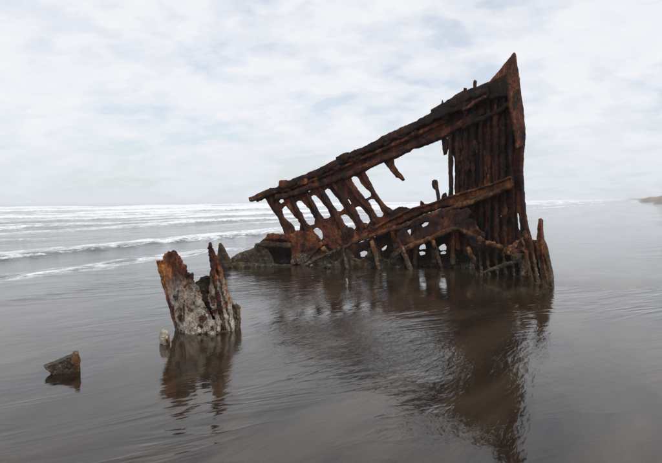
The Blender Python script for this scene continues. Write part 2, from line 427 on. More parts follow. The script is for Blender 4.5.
WAVES = [  # distance out, height, shoreward width, foam
    (10.4, .012, .20, .10), (11.6, .022, .25, .30), (13.4, .035, .30, .36), (15.6, .025, .35, .20), (18.0, .14, .50, .46), (19.6, .11, .55, .50), (24., .08, .7, .25), (28., .11, .8, .45), (35., .26, 1.0, .75), (42., .20, 1.2, .55),
    (50., .40, 1.4, 1.0), (60., .50, 1.6, 1.0), (76., .55, 2.0, 1.0), (96., .7, 2.4, 1.), (124., .9, 3., 1.), (165., 1.0, 3.5, 1.),
    (215., 1.2, 4.5, 1.), (280., 1.3, 6., .95), (370., 1.4, 7., .9), (500., 1.3, 9., .6), (700., 1.2, 12, .3)]
X, Y = polar_grid(.8, 9000, 900, 620, R(84))
s, q = shore_xy(X, Y)
s = s + 18 * sstep(80, 320, q)              # the shore bends seaward far off
Z = np.zeros_like(X); foam = np.zeros_like(X)
for i, (s0, h, w, f) in enumerate(WAVES):
    k = 1 / (6 + s0 * .35)
    warp = (1.0 + s0 * .045) * fbm(q * k * .7, i * 7.7, 0, 4)
    d = (s - s0 - warp) + w * 1.7 * fbm(q * (.38 / w), s0 + s * .02, 0, 5, .6)
    amp = np.clip(.66 + 1.6 * fbm(q * k * 1.1, i * 3.3 + 50, 0, 4), .06, 1.3)
    prof = np.where(d < 0, np.exp(-(d / w) ** 2), np.exp(-(d / (w * 2.6)) ** 2))
    Z += h * amp * prof
    front = np.exp(-((d + w * .35) / (w * .8)) ** 2)
    trail = np.where(d > 0, np.exp(-d / (w * 7)), 0)
    foam = np.maximum(foam, f * np.clip(amp * 1.25, 0, 1.1) * (front * .9 + trail * .38))
for s0, wd_, f in ((18.9, 1.9, .46), (13.8, 1.0, .34), (36., 3.5, .38)):      # churned, lacy water behind the small breakers
    d = s - s0 - 1.6 * fbm(q * .07, s0, 0, 4)
    pt = np.clip(.55 + 1.5 * fbm(s * .25, q * .06, s0, 4) + .55 * (1 - sstep(15, 30, q)), 0, 1.25)
    foam = np.maximum(foam, f * pt * np.exp(-(d / wd_) ** 2))
    Z += .045 * np.exp(-(d / wd_) ** 2) * pt * fbm(s * 2.6, q * 1.1, s0, 4)
zone = sstep(46, 70, s) * (1 - sstep(330, 560, s))
foam = np.maximum(foam, zone * (.34 + .40 * fbm(s * .06, q * .012, 2.2, 4)))
Z += (.035 + .14 * sstep(20, 120, s)) * sstep(12, 26, s) * fbm(s * .8, q * .3, 5.5, 4)
# wavelets pushed up on the flat where the backwash runs round the iron
stirs = [(ground(330, 325), 1.5, 1.0), (ground(408, 345), 1.7, .9), (ground(300, 300), 2.0, .9), (ground(440, 425), .45, .55), (ground(300, 345), .9, .5)]
rip = .05 + .22 * sstep(5, 13, s) + .9 * sstep(14, 40, s)
for c_, rad, am in stirs:
    dx = (X - c_[0]) * TV[0] + (Y - c_[1]) * TV[1]; dy = (X - c_[0]) * NV[0] + (Y - c_[1]) * NV[1]
    rip = np.maximum(rip, am * np.exp(-((X - c_[0]) / rad) ** 2 - ((Y - c_[1]) / (rad * .9)) ** 2))
rip = rip * np.clip(.7 + 1.5 * fbm(s * .55, q * .22, 6.6, 4), .03, 1.5)
Z += .012 * np.clip(rip, 0, .9) * (1 - sstep(14, 20, s)) * fbm(X * 1.6 + Y * .4, Y * 2.6, 1.7, 3)
turb = sstep(11, 24, s)
tag(sheet('sea_water', X, Y, Z, m_water, {'foam': foam, 'turbid': turb, 'ripple': np.clip(rip, 0, 1)}), kind='structure')

# ------------------------------------------------------------------ the wreck
stemP = ground(530, 273); aftP = ground(296, 264)
S = Plane(stemP, aftP, lean=.10, bulge=.75)
wreck = empty('shipwreck_bow', tuple((stemP + aftP) / 2))
tag(wreck, 'large rusted ship bow rising to a sharp point with open ribs and sloping rail', 'shipwreck')
def W(name, outer, mat=M_HULL, **k):
    r = k.get('rnd', 2.); k['rnd'] = r if r >= 3 else r * .55
    return relief(name, outer, k.pop('surf', S), mat, k.pop('of', None) or wreck, **k)

c1 = lambda p: crop(240, 150, 3.5625, p)
c2 = lambda p: crop(400, 170, 7.344, p)
c3 = lambda p: crop(400, 220, 7.344, p)
c4 = lambda p: crop(470, 225, 7.344, p)
c5 = lambda p: crop(320, 205, 7.344, p)
c6 = lambda p: crop(240, 170, 7.344, p)

# sheer strake: the long sloping band under the rail
topedge = [(250, 199.5), (256, 197), (262.5, 194), (263, 191), (269, 191.5), (280, 186), (281, 180.3), (287, 180.2), (288, 183), (294.5, 178), (308, 173.5), (316, 170), (330, 164), (342, 157.5), (347, 153), (352, 152),
           (366, 146.5), (376, 141.5), (382, 136), (398, 129.5), (413, 122.7), (423.5, 118.8), (424, 117), (431, 113), (431, 110), (441.5, 104), (442.3, 99.5), (443.6, 103.5), (452, 98.7), (453, 96.5), (463.5, 90.8), (464, 88), (466.5, 88.5), (467, 91),
           (472.5, 88.8), (489, 82)]
botedge = [(492, 112), (470, 124), (455, 135), (438.7, 140.5), (420.5, 147.7), (413.7, 148.6), (410, 151.5), (393, 160), (383, 162.5), (370, 168.5), (365, 172), (352, 177), (338, 181), (322, 186), (308, 191), (295, 196), (284, 199), (276, 200), (264, 198.5), (251.5, 201)]
SHEER = W('sheer_strake', topedge + botedge, M_HULL, holes=[[(460.5, 103.8), (461.6, 102), (462.7, 103), (461.6, 104.6)]], df=.05, db=.05, rnd=1.5, rag=.35, bump=.02)
# rail along the top, a shelf plate along the foot of the band and the bead between
RAIL = W('gunwale_rail', strip([(256, 198.5), (270, 192.5), (285, 186.8), (308, 176.5), (330, 167), (350, 156), (366, 149.5), (383, 141), (398, 134), (413, 127), (430, 118), (450, 106), (470, 96), (488, 87)], 5.5, 8), M_DARK, off=.14, df=.07, db=.1, rnd=1.6, rag=.6, bump=.02)
W('sheer_bead', strip([(290, 189), (308, 182), (330, 173), (352, 163), (366, 156.5), (383, 149.5), (398, 142.5), (413, 136), (430, 128), (446, 120)], 2.2, 4), M_RED, off=.10, df=.05, db=.06, rnd=1.5, rag=.5, bump=.02)
W('shelf_stringer', strip([(276, 198), (295, 193.5), (308, 188.5), (325, 182.5), (345, 176), (365, 167.5), (383, 159), (398, 153), (412, 146), (425, 141.5), (440, 135.5), (455, 128), (470, 119), (484, 110)], 5, 7), M_HULL, off=.13, df=.07, db=.1, rnd=2.5, rag=.6, bump=.03)
W('deck_plate_remnant', [(424, 119), (432, 112.5), (432, 109), (443, 103), (453, 98), (464, 91.5), (478, 87), (489, 82.5), (489, 96), (480, 104), (470, 106), (462, 110), (452, 112), (440, 117), (430, 122)], M_DARK, off=.34, df=.03, db=.03, rag=.7)
W('deck_plate_remnant', [(462, 109), (484, 95.5), (487, 97), (472, 107), (463, 112)], M_RED, off=.42, df=.03, db=.02, rag=.4)
W('rail_stanchion', of=RAIL, outer=[(473.2, 90), (473.4, 81), (475, 79.6), (476.8, 81), (476.3, 89.5)], mat=M_RED, off=.1, df=.04, db=.04, rnd=2, rag=.15)
W('rail_stanchion', of=RAIL, outer=[(464, 92), (464.2, 88), (466.6, 88), (467, 91.5)], mat=M_DARK, off=.12, df=.04, db=.04, rag=.1)
W('mooring_block', of=RAIL, outer=[(279, 188), (280.5, 180.5), (287, 180), (288.4, 184.5), (285, 189)], mat=M_HULL, off=.2, df=.07, db=.09, rnd=2.5, rag=.3)
W('broken_beam_end', strip([(249.8, 200), (256, 197.8), (263, 194.3), (272, 191)], 4.2, 6.5), M_LOW, off=.16, df=.06, db=.08, rnd=2, rag=.4)

# open framing aft: remains of the shell with the frame spaces rusted through
lat = c1([(92, 176), (130, 150), (240, 115), (330, 85), (400, 60), (440, 62), (450, 88), (470, 125), (490, 160), (512, 190), (545, 214), (570, 240), (520, 275), (440, 312), (330, 368), (262, 398), (232, 412), (184, 412), (181, 325), (158, 297), (148, 268), (138, 245), (116, 215)])
holes = [c1([(150, 212), (165, 202), (185, 225), (206, 250), (208, 258), (215, 262), (214, 286), (195, 288), (193, 272), (160, 240)]),
         c1([(200, 190), (208, 184), (222, 184), (245, 210), (268, 245), (265, 262), (250, 268), (237, 258), (220, 225)]),
         c1([(252, 170), (262, 161), (272, 163), (290, 183), (315, 215), (322, 235), (313, 241), (300, 242), (282, 222)]),
         c1([(303, 145), (312, 139), (322, 143), (345, 170), (370, 205), (357, 217), (345, 213), (325, 185)]),
         c1([(398, 101), (406, 97), (417, 98), (440, 130), (467, 153), (466, 162), (455, 168), (445, 170), (420, 140)]),
         c1([(260, 285), (275, 277), (290, 284), (297, 300), (296, 314), (285, 322), (277, 305)]),
         c1([(360, 235), (372, 230), (384, 232), (402, 252), (412, 273), (405, 285), (390, 281), (372, 260)]),
         c1([(410, 207), (420, 202), (433, 205), (452, 227), (464, 250), (455, 262), (440, 258), (425, 235)]),
         c1([(457, 181), (468, 176), (481, 178), (500, 205), (512, 228), (505, 238), (490, 236), (475, 210)]),
         c1([(140, 184), (146, 171), (153, 169), (158, 183), (147, 190)]),
         c1([(241, 147), (250, 139), (256, 141), (246, 151)]),
         c1([(283, 122), (291, 117), (302, 114), (305, 123), (292, 131)]),
         c1([(384, 178), (388, 176), (397, 190), (394, 194)])]
def grow(h, k=1.045):
    c_ = np.mean(h, axis=0); return [tuple(c_ + (np.array(p) - c_) * k) for p in h]
holes = [grow(h) for h in holes]
LATT = W('shell_lattice_plate', lat, M_RED, holes=holes, df=.03, db=.03, rnd=1.5, rag=.5, hrag=.45, bump=.012)
for pts, w in (([(108, 165), (128, 210), (146, 250), (163, 292), (180, 330)], (22, 20, 13, 12, 24)),
               ([(176, 140), (196, 200), (222, 250), (240, 290), (262, 350)], (20, 16, 14, 16, 16)),
               ([(226, 125), (252, 178), (276, 225), (292, 268), (312, 330)], (18, 17, 16, 15, 15)),
               ([(270, 110), (300, 165), (330, 212), (352, 258), (382, 320)], (18, 17, 17, 17, 15)),
               ([(316, 96), (352, 148), (385, 200), (415, 245), (440, 296)], (19, 19, 18, 14, 13)),
               ([(362, 82), (396, 135), (430, 182), (458, 210), (482, 262)], (18, 18, 16, 14, 13)),
               ([(424, 62), (450, 108), (476, 152), (505, 192), (532, 228)], (18, 18, 17, 16, 16))):
    W('frame_rib', strip(c1(pts), [x / 3.5625 * .74 for x in w]), M_HULL, off=.05, df=.06, db=.05, rnd=1.2, rag=.45, bump=.012)
W('frame_rib', [(382, 160), (393.5, 158), (394, 165), (400.3, 173), (404.8, 179.5), (403, 181), (398.4, 177.6), (396.3, 177.6), (390, 170)], M_HULL, off=.05, df=.05, db=.04, rnd=2, rag=.25)
# plates at the foot of the framing
W('foot_plate', c1([(182, 300), (215, 285), (262, 300), (282, 320), (290, 345), (262, 372), (232, 402), (184, 410), (184, 350)]), M_RED, off=.10, df=.03, db=.04, rag=.9, bump=.03)
W('bracket_plate', c1([(228, 250), (250, 272), (262, 300), (300, 335), (275, 345), (245, 300)]), M_RED, off=.07, df=.03, db=.03, rag=.5)
W('shell_plate', c1([(300, 262), (360, 285), (430, 290), (500, 262), (470, 300), (400, 330), (330, 362), (305, 330)]), M_RED, off=.06, df=.02, db=.03, rag=.6)
W('shell_plate', [(390, 213), (393.5, 210), (400, 206.8), (406, 206.6), (411, 209), (414, 208), (420.4, 205.3), (420.5, 200.6), (422.4, 200.6), (424.5, 203.2), (428, 204), (431, 206), (449, 199), (449, 206), (425, 214), (400, 226), (388, 228)], M_DARK, off=.03, df=.03, db=.03, rag=.5)

# close framing and shell forward
wall = [(452.5, 124), (470, 112), (489, 84), (499, 71), (512, 58), (517, 80), (521, 105), (523.6, 135), (522.4, 150), (522.6, 170), (524, 190), (525.6, 220), (529, 233), (532, 243), (530, 262), (526, 280), (470, 276), (452, 262), (446, 230), (447, 205), (455.0, 200), (454.8, 165), (454.6, 158), (452, 152), (449, 141)]
wh = [[(480, 134.5), (480.8, 133), (481.3, 137), (480.6, 138)], [(480.3, 141), (481, 140.6), (481, 143), (480.3, 143)], [(488.6, 176.5), (489.6, 176), (490, 179), (488.9, 180)], [(477, 209), (478.4, 208), (479, 210.4), (477.6, 211)], [(449.2, 214), (450.3, 214), (450.8, 217.6), (449, 216.8)],
      [(455.8, 212), (457.3, 212), (457.2, 215.5), (456.2, 215)], [(517.2, 213), (518.6, 214), (520, 224), (520.4, 231), (518.8, 229), (517.8, 222)], [(500.5, 216), (501.6, 215.4), (501.4, 217.4)]]
SHELL = W('bow_shell_plating', wall, M_HULL, holes=wh, df=.03, db=.03, rnd=1.5, rag=.35, bump=.012)
fx = [(451, 134, 451.3, 214, 4.9), (458.5, 118, 457.5, 250, 4.6), (466, 112, 465.8, 256, 4.4), (473.5, 104, 474, 260, 4.4), (481, 98, 482, 264, 4.2), (488.5, 92, 490, 262, 4.4), (496, 82, 498, 258, 4.4), (503.5, 74, 506, 258, 4.0), (510, 72, 514.5, 254, 4.0)]
for i, (xa, ya, xb, yb, w) in enumerate(fx):
    P = [(xa + (xb - xa) * k / 6 + random.uniform(-.5, .5), ya + (yb - ya) * k / 6) for k in range(7)]
    Wd = [w * random.uniform(.75, 1.15) for k in range(7)]
    W('frame_rib', strip(P, Wd), (M_DARK, M_HULL, M_HULL, M_DARK)[i % 4], off=.05, df=.09, db=.05, rnd=1.2, rag=.75 if i else .3, bump=.03, bfreq=4)
W('hanging_plate', [(441, 138), (447.6, 138), (448.5, 148), (447, 154), (444, 155.5), (443, 150), (442.4, 144)], M_DARK, off=.03, rag=.25)
for pts, w, m in (([(461.5, 128), (462, 170), (462.5, 230)], 3.5, M_RED), ([(485, 150), (486, 190), (487, 236)], 3.0, M_RED), ([(500, 120), (502, 160), (503, 215)], 3.2, M_RED), ([(477.5, 150), (478, 200), (478.5, 245)], 2.6, M_DARK), ([(493, 160), (494.5, 200), (496, 246)], 2.6, M_RED)):
    W('loose_scale_plate', strip(pts, w), m, of=SHELL, off=.045, df=.02, db=.02, rag=.7, rnd=1)
def flake(px, py, r, asp, ang, mat, off, surf=None, of=None):
    n = 11; ca, sa = math.cos(ang), math.sin(ang); pts = []
    for k in range(n):
        a_ = 2 * math.pi * k / n; rr = r * random.uniform(.55, 1.15)
        x, y = rr * math.cos(a_) * asp, rr * math.sin(a_)
        pts.append((px + x * ca - y * sa, py + x * sa + y * ca))
    W('scale_flake', pts, mat, of=of, surf=surf or S, off=off, df=.02, db=.03, rnd=1, rag=.4, bump=.02, bfreq=5, step=1.0)
for k in range(16):
    u = (k + random.uniform(-.4, .4)) / 16
    flake(275 + 190 * u, 191.5 - 88 * u + random.uniform(-4, 8) * (.4 + u * .8), random.uniform(2.2, 4.2), random.uniform(1.4, 2.6), R(-25), random.choice((M_HULL, M_RED, M_DARK)), .14 + random.uniform(0, .08), of=SHEER)
for k in range(20):
    flake(random.uniform(459, 514), random.uniform(140, 240), random.uniform(1.5, 2.8), random.uniform(2.0, 4.5), R(90 + random.uniform(-4, 4)), random.choice((M_HULL, M_RED, M_DARK)), .10 + random.uniform(0, .06), of=SHELL)
for k in range(12):
    x = random.uniform(300, 392); y = 248 - (x - 318) * .38 + random.uniform(-8, 4)
    flake(x, y, random.uniform(2.0, 3.6), random.uniform(1.2, 2.2), R(60 + random.uniform(-15, 15)), random.choice((M_RED, M_HULL, M_ORANGE)), .09, of=LATT)
# breasthooks: level plates that tie the two sides together behind the stem
W('breasthook', strip([(462, 128), (480, 120), (498, 111), (510, 104)], 3, 6), M_DARK, off=.20, df=.05, db=.15, rnd=1, rag=.9)
W('bow_shade_plate', [(487, 86), (506, 68), (508, 80), (509, 96), (500, 97), (490, 100), (484, 98)], M_DARK, off=.25, df=.03, db=.03, rag=.5)  # dark sheet painting the shadow under the apex

for k in range(9):
    x = random.uniform(428, 484); flake(x, 116 - (x - 428) * .42 + random.uniform(-4, 6), random.uniform(2.5, 4.5), random.uniform(1.3, 2.2), R(-28), random.choice((M_DARK, M_HULL, M_DARK)), .38)
# port side remnant turning round the stem, seen from outside
st_top = S.hit(np.array(514.), np.array(54.)); st_bot = S.hit(np.array(528.), np.array(262.))
pd = np.array([-.80, -.60, 0])
PP = Plane(S.hit(np.array(523.), np.array(150.)), S.hit(np.array(523.), np.array(150.)) + pd, 0.)
def stemoff(V):                       # follow the raked stem so that the plate stays fastened to it
    k = (V[:, 1] - 150.) / 100.
    return k * .0
W('port_bow_plate', [(488, 83), (499, 71.5), (507, 61.5), (513.8, 52.6), (515.2, 54), (516.6, 66), (518.9, 80), (519, 96), (521.8, 111), (523, 118), (524.9, 135), (524.2, 148.4), (520, 147), (516.5, 148), (515.4, 140), (512, 120), (509, 106), (506.5, 88), (505.5, 75), (497, 79)], M_RED, surf=PP, off=.05, df=.03, db=.03, rag=.3, step=1.1)
W('stem_bar', strip([(514.6, 55), (517, 75), (519.6, 96), (522, 115), (523.2, 135), (522, 150), (521.3, 170), (522.3, 190), (523.8, 210), (526, 228), (531, 246), (537, 275), (538, 292)], [2, 3, 4, 4.4, 4.4, 4, 4, 4, 4, 5, 7, 8, 8]), M_HULL, off=.02, df=.10, db=.07, rnd=2, rag=.4, bump=.02)

# side stringers crossing inside
STRG = W('side_stringer', [(367, 234.5), (385, 224.5), (400, 216.3), (413.6, 209.2), (428.6, 205.4), (437, 202), (449, 197.3), (468, 192.5), (490, 186.5), (500, 183), (511.8, 176.2), (514, 187), (497, 195.5), (470, 203), (450, 206), (424, 212.5), (400, 223.5), (385, 231), (371, 238)], M_RED, off=.24, df=.05, db=.10, rnd=2.2, rag=.6, bump=.03)
W('side_stringer', strip([(302, 266.5), (320, 257.6), (345, 246.8), (364, 238.6), (385, 231.5), (402, 226.5), (425, 217), (450, 208.8), (475, 200.5), (500, 191)], [3.2, 3.0, 3.2, 3.6, 4, 4.5, 4.6, 4.6, 4.4, 4]), M_LOW, off=.42, df=.05, db=.06, rnd=1.6, rag=.55, bump=.02)
W('stringer_angle', strip([(370, 231), (385, 222.5), (400, 215), (413.6, 208.5), (430, 204.5), (449, 197), (470, 191), (492, 184.5), (511, 177)], 1.7, 2.2), M_RED, of=STRG, off=.32, df=.05, db=.06, rnd=1, rag=.3)
W('stringer_angle', strip([(470, 199), (485, 195), (497, 192), (508, 187)], 2.2, 3.2), M_BARN, of=STRG, off=.34, df=.04, db=.04, rnd=1, rag=.5)
W('bent_strap', c2([(235, 80), (250, 70), (270, 72), (278, 90), (282, 135), (290, 170), (296, 212), (292, 245), (275, 245), (270, 200), (260, 150), (242, 132), (234, 105)]), M_LOW, off=.16, df=.03, db=.03, rnd=1.5, rag=.12)
W('broken_bracket', c2([(308, 190), (318, 172), (338, 164), (344, 190), (348, 240), (352, 285), (300, 292), (306, 230)]), M_DARK, off=.1, df=.04, db=.04, rag=.2)

# bottom plating below the stringer
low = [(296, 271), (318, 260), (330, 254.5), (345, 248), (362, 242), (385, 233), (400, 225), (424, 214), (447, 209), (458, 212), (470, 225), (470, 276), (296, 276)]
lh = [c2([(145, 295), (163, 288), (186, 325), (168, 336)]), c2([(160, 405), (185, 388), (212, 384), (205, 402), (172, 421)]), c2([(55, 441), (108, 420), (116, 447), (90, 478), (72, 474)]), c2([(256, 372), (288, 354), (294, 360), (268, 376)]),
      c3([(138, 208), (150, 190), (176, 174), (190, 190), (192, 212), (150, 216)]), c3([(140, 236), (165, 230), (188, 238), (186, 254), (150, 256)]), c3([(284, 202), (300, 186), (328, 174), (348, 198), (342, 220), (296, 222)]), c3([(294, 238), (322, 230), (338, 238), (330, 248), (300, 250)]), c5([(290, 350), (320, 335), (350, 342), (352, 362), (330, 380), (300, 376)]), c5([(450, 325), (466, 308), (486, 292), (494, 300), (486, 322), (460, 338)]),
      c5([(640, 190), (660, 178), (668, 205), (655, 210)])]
W('bottom_shell_plate', low, M_DARK, holes=lh, df=.03, db=.03, rnd=1.5, rag=.4, bump=.02)  # far shell, its dark tone painting the gloom under the arch
for pts, w in (([(372, 236), (377, 252), (381, 268)], 4), ([(392, 230), (397, 250), (400, 268)], 4), ([(412, 221), (415, 244), (416, 266)], 4), ([(432, 215), (434, 240), (434, 264)], 4), ([(452, 212), (453, 240), (453, 266)], 4)):
    W('frame_rib', strip(pts, w), M_LOW, off=.1, df=.10, db=.06, rnd=1.5, rag=.6)

# collapsed deck arching over the dark hold
arch_t = c3([(-70, 250), (0, 208), (100, 166), (200, 126), (330, 66), (400, 48), (470, 68), (560, 108), (610, 135)])
arch_b = c3([(612, 165), (560, 140), (500, 112), (430, 80), (390, 86), (330, 112), (200, 162), (120, 192), (0, 250), (-60, 285)])
W('collapsed_deck_beam', arch_t + arch_b, M_LOW, off=.62, df=.06, db=.08, rnd=2, rag=.5, bump=.03)
W('collapsed_deck_plate', [(398, 232), (418, 222), (440, 213.5), (458, 209.5), (468, 207), (471, 212), (468, 218), (476, 222), (479, 229), (486, 233), (484, 239), (470, 234), (455, 228), (445, 230), (428, 238), (412, 244), (400, 250), (392, 254)], M_HULL, holes=[c2([(148, 405), (185, 384), (216, 380), (206, 404), (168, 425)]), c2([(45, 443), (108, 415), (120, 447), (92, 484), (68, 480)])], off=.5, df=.03, db=.03, rag=.9, bump=.04)

# crumpled plates at the foot of the stem
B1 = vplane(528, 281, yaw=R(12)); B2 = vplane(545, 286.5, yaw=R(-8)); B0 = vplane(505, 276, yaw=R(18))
W('floor_plate', c4([(-30, 60), (60, 95), (90, 108), (170, 130), (240, 168), (330, 200), (345, 250), (400, 330), (430, 420), (430, 470), (60, 470), (40, 430), (28, 330), (50, 240), (10, 150)]), M_DARK, surf=B0, off=-.35, df=.03, db=.03, rag=1.2, bump=.05)  # dark tone paints the shade of the cavity at the stem foot
for x in (75, 130, 190, 250, 310, 365):
    W('frame_rib', strip(c4([(x - 12, 110 + x * .28), (x, 260), (x + 8, 350), (x + 14, 450)]), 2.6), M_LOW, surf=B0, off=-.27, df=.06, db=.05, rnd=1.5, rag=.7, bump=.03)
W('floor_ledge', c4([(60, 100), (75, 92), (95, 106), (150, 122), (240, 166), (262, 185), (248, 204), (190, 176), (120, 150), (85, 142), (65, 138)]), M_ORANGE, surf=B0, off=-.05, df=.10, db=.12, rnd=2.5, rag=.7, bump=.04)
W('crumpled_plate', c4([(244, 194), (275, 166), (290, 150), (315, 150), (345, 112), (360, 118), (378, 96), (402, 88), (420, 120), (425, 165), (440, 205), (395, 208), (372, 196), (350, 205), (318, 204), (300, 214), (262, 208)]), M_ORANGE, surf=B0, off=.02, df=.07, db=.10, rnd=2.5, rag=1.1, bump=.08, bfreq=6)
for x, y, r_, an in ((268, 190, 3.2, -30), (310, 165, 3.4, -35), (350, 140, 3.6, -40), (330, 190, 3.2, -10), (380, 175, 3.0, 20), (390, 115, 3.0, -60), (290, 205, 2.6, 10), (410, 150, 2.8, 70)):
    px_, py_ = c4([(x, y)])[0]
    flake(px_, py_, r_, 1.6, R(an), M_ORANGE, .10 + random.uniform(0, .08), B0)
for k in range(10):
    px_, py_ = c4([(random.uniform(80, 250), 0)])[0]; py_ = 238.5 + (px_ - 481) * .42 + random.uniform(-1, 2)
    flake(px_, py_, random.uniform(1.4, 2.4), 1.8, R(random.uniform(0, 50)), random.choice((M_ORANGE, M_LOW)), .06, B0)
W('crumpled_plate', c4([(390, 60), (405, 40), (420, 60), (440, 75), (455, 100), (480, 112), (500, 112), (520, 260), (540, 380), (560, 440), (470, 440), (400, 400), (372, 360), (385, 270), (410, 200)]), M_LOW, surf=B1, df=.07, db=.08, rnd=3, rag=.7, bump=.05)
W('crumpled_plate', c4([(300, 218), (360, 208), (415, 212), (425, 290), (400, 330), (360, 290), (320, 260)]), M_BARN, surf=B1, off=-.1, df=.06, db=.05, rnd=3, rag=.7, bump=.05)
for pts, w in (([(440, 90), (458, 200), (475, 300), (490, 430)], 22), ([(410, 190), (425, 280), (440, 360), (455, 425)], 18), ([(485, 130), (500, 240), (520, 330), (545, 445)], 20)):
    W('frame_stub', strip(c4(pts), w / 7.344 * 1.2), M_LOW, surf=B1, off=.08, df=.07, db=.05, rnd=2, rag=.5, bump=.03)
W('fallen_plank', c4([(85, 350), (150, 318), (260, 275), (345, 258), (372, 268), (300, 292), (200, 330), (120, 350)]), M_BARN, surf=B0, off=.35, df=.05, db=.06, rnd=2, rag=.3)
POST = W('stem_post', c4([(495, 120), (500, -20), (504, -42), (520, -50), (534, -40), (538, 40), (546, 105), (565, 165), (582, 225), (602, 310), (618, 420), (624, 480), (545, 480), (530, 380), (512, 260)]), M_LOW, surf=B2, df=.12, db=.12, rnd=3.5, rag=.5, bump=.04)
for pts, w, m in (([(520, -20), (524, 100), (535, 220), (556, 340), (575, 440)], 15, M_RED), ([(545, 190), (570, 280), (592, 380), (600, 450)], 16, M_BARN)):
    W('post_flange', strip(c4(pts), w / 7.344), m, of=POST, surf=B2, off=.11, df=.05, db=.05, rnd=1.5, rag=.4, bump=.03)

# barnacled floors along the keel line
K = vplane(375, 266.5)
W('barnacled_floor', [(318, 268.5), (330, 264), (338, 262), (342, 256), (346, 250), (350, 252), (354, 258), (361, 260), (365, 256), (368, 249), (374, 247), (378, 252), (381, 258), (387, 260), (394, 255), (399, 256), (404, 262), (409, 268), (412, 273), (318, 273)], M_BARN, surf=K, off=.3, df=.05, db=.08, rnd=3, rag=1.1, bump=.06)
for pts, w in (([(341.5, 244), (343, 252), (346, 262), (348, 270)], 3.4), ([(371.5, 241), (373.5, 248), (376.5, 257), (379, 270)], 3.4), ([(398, 240), (402, 250), (406, 260), (410, 271)], 3.6)):
    W('frame_stub', strip(pts, w), M_ORANGE if pts[0][0] > 360 and pts[0][0] < 380 else M_LOW, surf=K, off=.45, df=.06, db=.06, rnd=2, rag=.6, bump=.03)
W('fallen_bar', strip([(392, 258), (400, 252), (405, 248), (409, 246)], 2.6), M_BARN, surf=K, off=.6, df=.04, db=.04, rag=.3)

# ------------------------------------------------------------------ loose iron standing round the wreck
def thing(name, pxy, label, cat, group=None):
    p = ground(*pxy); o = empty(name, (p[0], p[1], 0)); return tag(o, label, cat, group)
def stub(pts, w, base, label):
    t_ = thing('frame_stub', base, label, 'iron stub', 'broken frame stubs standing in the shallow water')
    sf = vplane(*base, yaw=random.uniform(-.4, .4))
    relief('web', strip(pts, w), sf, M_LOW, t_, df=.06, db=.06, rnd=1.8, rag=.55, bump=.03, step=.9)
    relief('rust_cap', strip(pts[:2], [w[0] * .9, w[1] * .8]), sf, M_ORANGE, t_, off=.05, df=.03, db=.03, rnd=1.5, rag=.5, bump=.03, step=.8)
    return t_
stub([(467.5, 247.5), (470.5, 254), (474.5, 262), (479, 270), (483, 278)], [3.6, 4.8, 4.4, 3.6, 3], (479.5, 271.5), 'short orange topped iron stub in the water below the arched deck')
stub([(432.5, 240), (435, 248), (438, 257), (441, 266), (443, 275)], [3.6, 4.4, 3.8, 3.2, 3], (441, 269.3), 'ragged iron stub in the water under the peak of the arch')
stub([(402, 246), (404, 253), (407, 260), (410.5, 268), (413, 276)], [3.2, 3.8, 3.2, 2.8, 2.4], (410.5, 270), 'thin barnacled iron stub in the water beside the low barnacled floor')

# slab left of the framing
t_ = thing('barnacled_hull_slab', (262, 265.5), 'low grey barnacled hull slab with a hollow edge at the foot of the ribs', 'wreckage')
SB = vplane(262, 265.3, yaw=R(8)); c7 = lambda p: crop(210, 225, 6.61, p)
relief('back_plate', c7([(330, 110), (390, 70), (490, 70), (545, 100), (545, 300), (300, 300)]), SB, M_DARK, t_, off=-.45, rag=.4)  # dark sheet paints the shade in the slab's hollow
relief('sloping_plate', c7([(138, 222), (180, 198), (225, 180), (292, 150), (304, 128), (345, 122), (380, 150), (395, 190), (410, 230), (420, 262), (410, 295), (140, 295)]), SB, M_BARN, t_, df=.16, db=.3, rnd=7, rag=.8, bump=.06)
relief('ledge', c7([(300, 132), (340, 112), (380, 108), (440, 116), (530, 120), (540, 140), (530, 150), (460, 148), (400, 150), (345, 142)]), SB, M_BARN, t_, off=.12, df=.08, db=.2, rnd=3, rag=.6, bump=.03)
relief('rusted_lip', c7([(345, 100), (385, 60), (420, 53), (490, 62), (545, 80), (545, 104), (470, 96), (400, 94), (360, 104)]), SB, M_RED, t_, off=-.1, df=.06, db=.1, rnd=3, rag=.6, bump=.03)
relief('foot_lip', c7([(145, 248), (200, 246), (300, 252), (410, 256), (535, 262), (535, 290), (145, 290)]), SB, M_BARN, t_, off=.2, df=.06, db=.1, rnd=3, rag=.5, bump=.03)

# shard
t_ = thing('iron_shard', (226, 267.5), 'thin pointed grey iron shard beside the low barnacled slab', 'wreckage')
SS = vplane(226, 267.5, yaw=R(-20))
relief('blade', c7([(62, 118), (72, 118), (90, 145), (115, 190), (140, 236), (160, 285), (80, 290), (60, 250), (48, 195), (54, 150)]), SS, M_BARN, t_, df=.06, db=.05, rnd=3, rag=.4, bump=.03, step=1.)
relief('fin', c7([(125, 240), (150, 262), (175, 285), (110, 288)]), SS, M_BARN, t_, off=-.12, df=.05, db=.05, rnd=2, rag=.4)

